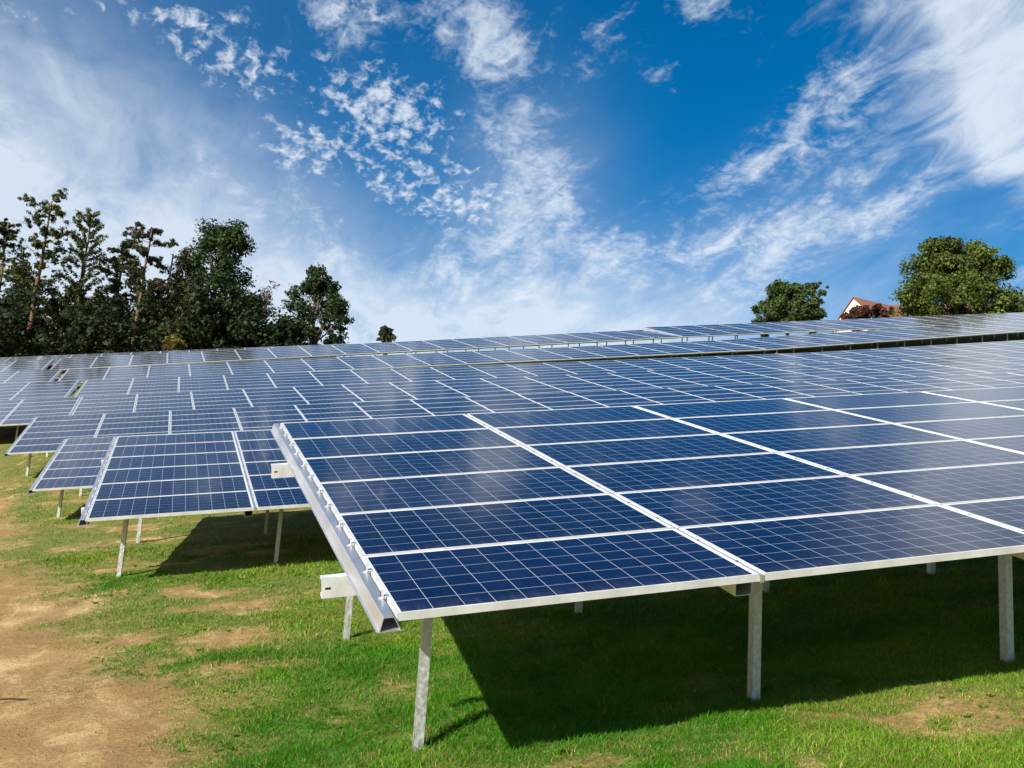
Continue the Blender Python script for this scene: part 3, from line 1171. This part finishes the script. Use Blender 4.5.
T_(broadleaf, 'small_tree', 'tiny distant tree alone on the skyline right of the wood', 382, 326, 150, 14, 24, (.05, .07, .03), lobes=9, clear=.84, per=200, leaf=.24)
T_(broadleaf, 'leafy_tree', 'compact round green tree on the skyline left of the white gable', 793, 283, 112, 88, 25, (.052, .082, .022), lobes=24, clear=.38, per=440, flare=.36, group=GR)
T_(broadleaf, 'leafy_tree', 'big spreading yellow-green tree in front of the red roof at right', 969, 241, 95, 146, 26, (.076, .108, .020), lobes=38, clear=.20, per=520, leaf=.23, group=GR, flare=.40)
T_(broadleaf, 'shrub', 'dark purple-red shrub below the white gable', 874, 306, 132, 60, 27, (.06, .022, .016), lobes=20, clear=.6, per=420, cat='shrub')
T_(broadleaf, 'shrub', 'yellow-green bush at the right foot of the big spreading tree', 1018, 304, 92, 26, 28, (.07, .09, .02), lobes=9, clear=.6, per=300, cat='shrub')
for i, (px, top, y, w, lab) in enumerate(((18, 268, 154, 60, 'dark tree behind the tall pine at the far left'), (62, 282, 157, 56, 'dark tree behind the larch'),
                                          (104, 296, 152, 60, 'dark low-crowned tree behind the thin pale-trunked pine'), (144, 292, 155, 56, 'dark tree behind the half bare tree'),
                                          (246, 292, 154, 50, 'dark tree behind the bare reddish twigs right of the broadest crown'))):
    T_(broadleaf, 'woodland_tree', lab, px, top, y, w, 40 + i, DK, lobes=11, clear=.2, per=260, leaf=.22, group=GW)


def make_undergrowth():
    t = Tree(77)
    for i in range(260):
        px = -110 + 395 * (i + t.r.random()) / 260
        y = 132 + 40 * t.r.random()
        b = spot(px, y)
        hh = hgt(px, 352 - (px - 60) * .03, y) + (2.5 + 7.5 * t.r.random()**1.3) * (1 if px < 250 else .5)
        for q in range(6):
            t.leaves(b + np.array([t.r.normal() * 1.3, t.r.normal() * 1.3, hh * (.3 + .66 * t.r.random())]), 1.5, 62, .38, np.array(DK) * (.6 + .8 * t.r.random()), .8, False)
    tag(link('undergrowth', t.crown_mesh()), kind='stuff')


make_undergrowth()


def make_tall_weeds():
    """dry stalks on the crest, seen against the sky under the last tables"""
    t = Tree(78)
    for i in range(420):
        x = -2 + 34 * t.r.random()
        y = 66.5 + 3 * t.r.random()
        z = float(ground(x, y))
        h = .35 + .75 * t.r.random()
        t.wood.tube([(x, y, z - .1), (x + t.r.normal() * .06, y, z + h)], [.018, .008], 4)
    tag(link('tall_weeds', t.wood.mesh('tall_weeds', [mat('dry_stalks', (.06, .05, .025), .9)])), kind='stuff')


make_tall_weeds()

# ------------------------------------------------------------------ houses beyond the hill


def house(name, label, base, rot, w, l, eave, pitch, chimney=True):
    """gable end faces -y, ridge along y"""
    t = empty(name, base, label, 'house')
    t.rotation_euler = (0, 0, rot)
    hr = w / 2 * math.tan(pitch)
    m = MB()
    m.poly([(-w / 2, 0, -4), (w / 2, 0, -4), (w / 2, 0, eave), (0, 0, eave + hr), (-w / 2, 0, eave), (-w / 2, l, -4), (w / 2, l, -4), (w / 2, l, eave), (0, l, eave + hr), (-w / 2, l, eave)],
           [(0, 1, 2, 3, 4), (9, 8, 7, 6, 5), (1, 6, 7, 2), (5, 0, 4, 9)])
    link('wall', m.mesh('wall', [M_RENDER]), t)
    m = MB()
    o, d = .45, .18
    for s in (-1, 1):
        a = (s * (w / 2 + o), eave - o * math.tan(pitch) + .03)
        b = (0, eave + hr + .03)
        q = []
        for y in (-.35, l + .35):
            q += [(a[0], y, a[1]), (b[0], y, b[1]), (b[0], y, b[1] + d), (a[0], y, a[1] + d)]
        m.poly(q, [(0, 1, 2, 3), (7, 6, 5, 4), (3, 2, 6, 7), (0, 4, 5, 1), (0, 3, 7, 4)])
    rf = link('roof', m.mesh('roof', [M_TILES]), t)
    if chimney:
        m = MB()
        m.box(.5, 1.1, l * .55, l * .55 + .7, eave + hr * .5, eave + hr + .9)
        link('chimney', m.mesh('chimney', [M_TILES]), rf)
    for z in (eave - 1.6, eave + hr * .35):
        m = MB()
        m.box(-.5, .5, -.05, -.003, z, z + 1.2)
        wd = link('window', m.mesh('window_frame', [M_WOOD]), t)
        m = MB()
        m.box(-.42, .42, -.06, -.052, z + .08, z + 1.12)
        link('pane', m.mesh('pane', [M_GLASS]), wd)
    return t


def ridge_house(name, label, px, py, y, rot, w, l, pitch, **kw):
    b = spot(px, y, 0)
    p = at(px, py, y)
    eave = p[2] - b[2] - w / 2 * math.tan(pitch)
    return house(name, label, b, rot, w, l, eave, pitch, **kw)


ridge_house('gabled_house', 'house with cream gable and brown tiled roof peeping over the hill', 854, 298, 160, R(-80), 10, 19, R(42), chimney=False)
ridge_house('tiled_house', 'house with red-brown tiled roof mostly hidden behind the big spreading tree', 893, 306, 168, R(-122), 30, 62, R(30), chimney=False)

# ------------------------------------------------------------------ small things


def heap(name, label, cat, px, py, y, r, h, m, seed):
    rng = np.random.default_rng(seed)
    p = at(px, py, y)
    z = float(ground(p[0], y))
    V, Fc = [], []
    nr, na = 7, 20
    for i in range(nr + 1):
        t = i / nr
        for k in range(na):
            a = 2 * math.pi * k / na
            rr = r * t * (1 + .22 * math.sin(3 * a + seed) + .12 * rng.normal())
            zz = h * (math.cos(math.pi * min(1, t)) * .5 + .5) * (1 + .2 * rng.normal()) - (.1 if i == nr else 0)
            V.append((rr * math.cos(a), rr * math.sin(a) * .7, zz))
    for i in range(nr):
        for k in range(na):
            Fc.append((i * na + k, i * na + (k + 1) % na, (i + 1) * na + (k + 1) % na, (i + 1) * na + k))
    o = link(name, mesh_np(name, V, [q for f in Fc for q in f], [4] * len(Fc), [m], smooth=True))
    o.location = (p[0], y, z)
    tag(o, label, cat)


heap('soil_heap', 'small heap of orange-brown soil under the lower dark band of the seventh row', 'soil heap', 777, 352, 50.2, .85, .62, M_SOILHEAP, 3)
heap('plastic_sheet', 'crumpled white plastic sheet lying in front of the skyline tables', 'plastic sheet', 820, 331.5, 58.0, 1.0, .5, M_SHEET, 6)


def stick():
    p = at(22, 702, 0) if 0 else None
    rng = np.random.default_rng(2)
    m = MB()
    pts = [(-.16, -.03, .012), (-.05, 0, .02), (.06, .012, .016), (.15, .05, .02)]
    m.tube(pts, [.006, .007, .006, .003], 5)
    o = link('fallen_stick', m.mesh('fallen_stick', [M_BARK]))
    x, y = -1.08, 8.25
    o.location = (x, y, float(gz(np.array([x]), np.array([y]))[0]))
    tag(o, 'short dark stick lying on the sandy track', 'stick')


stick()
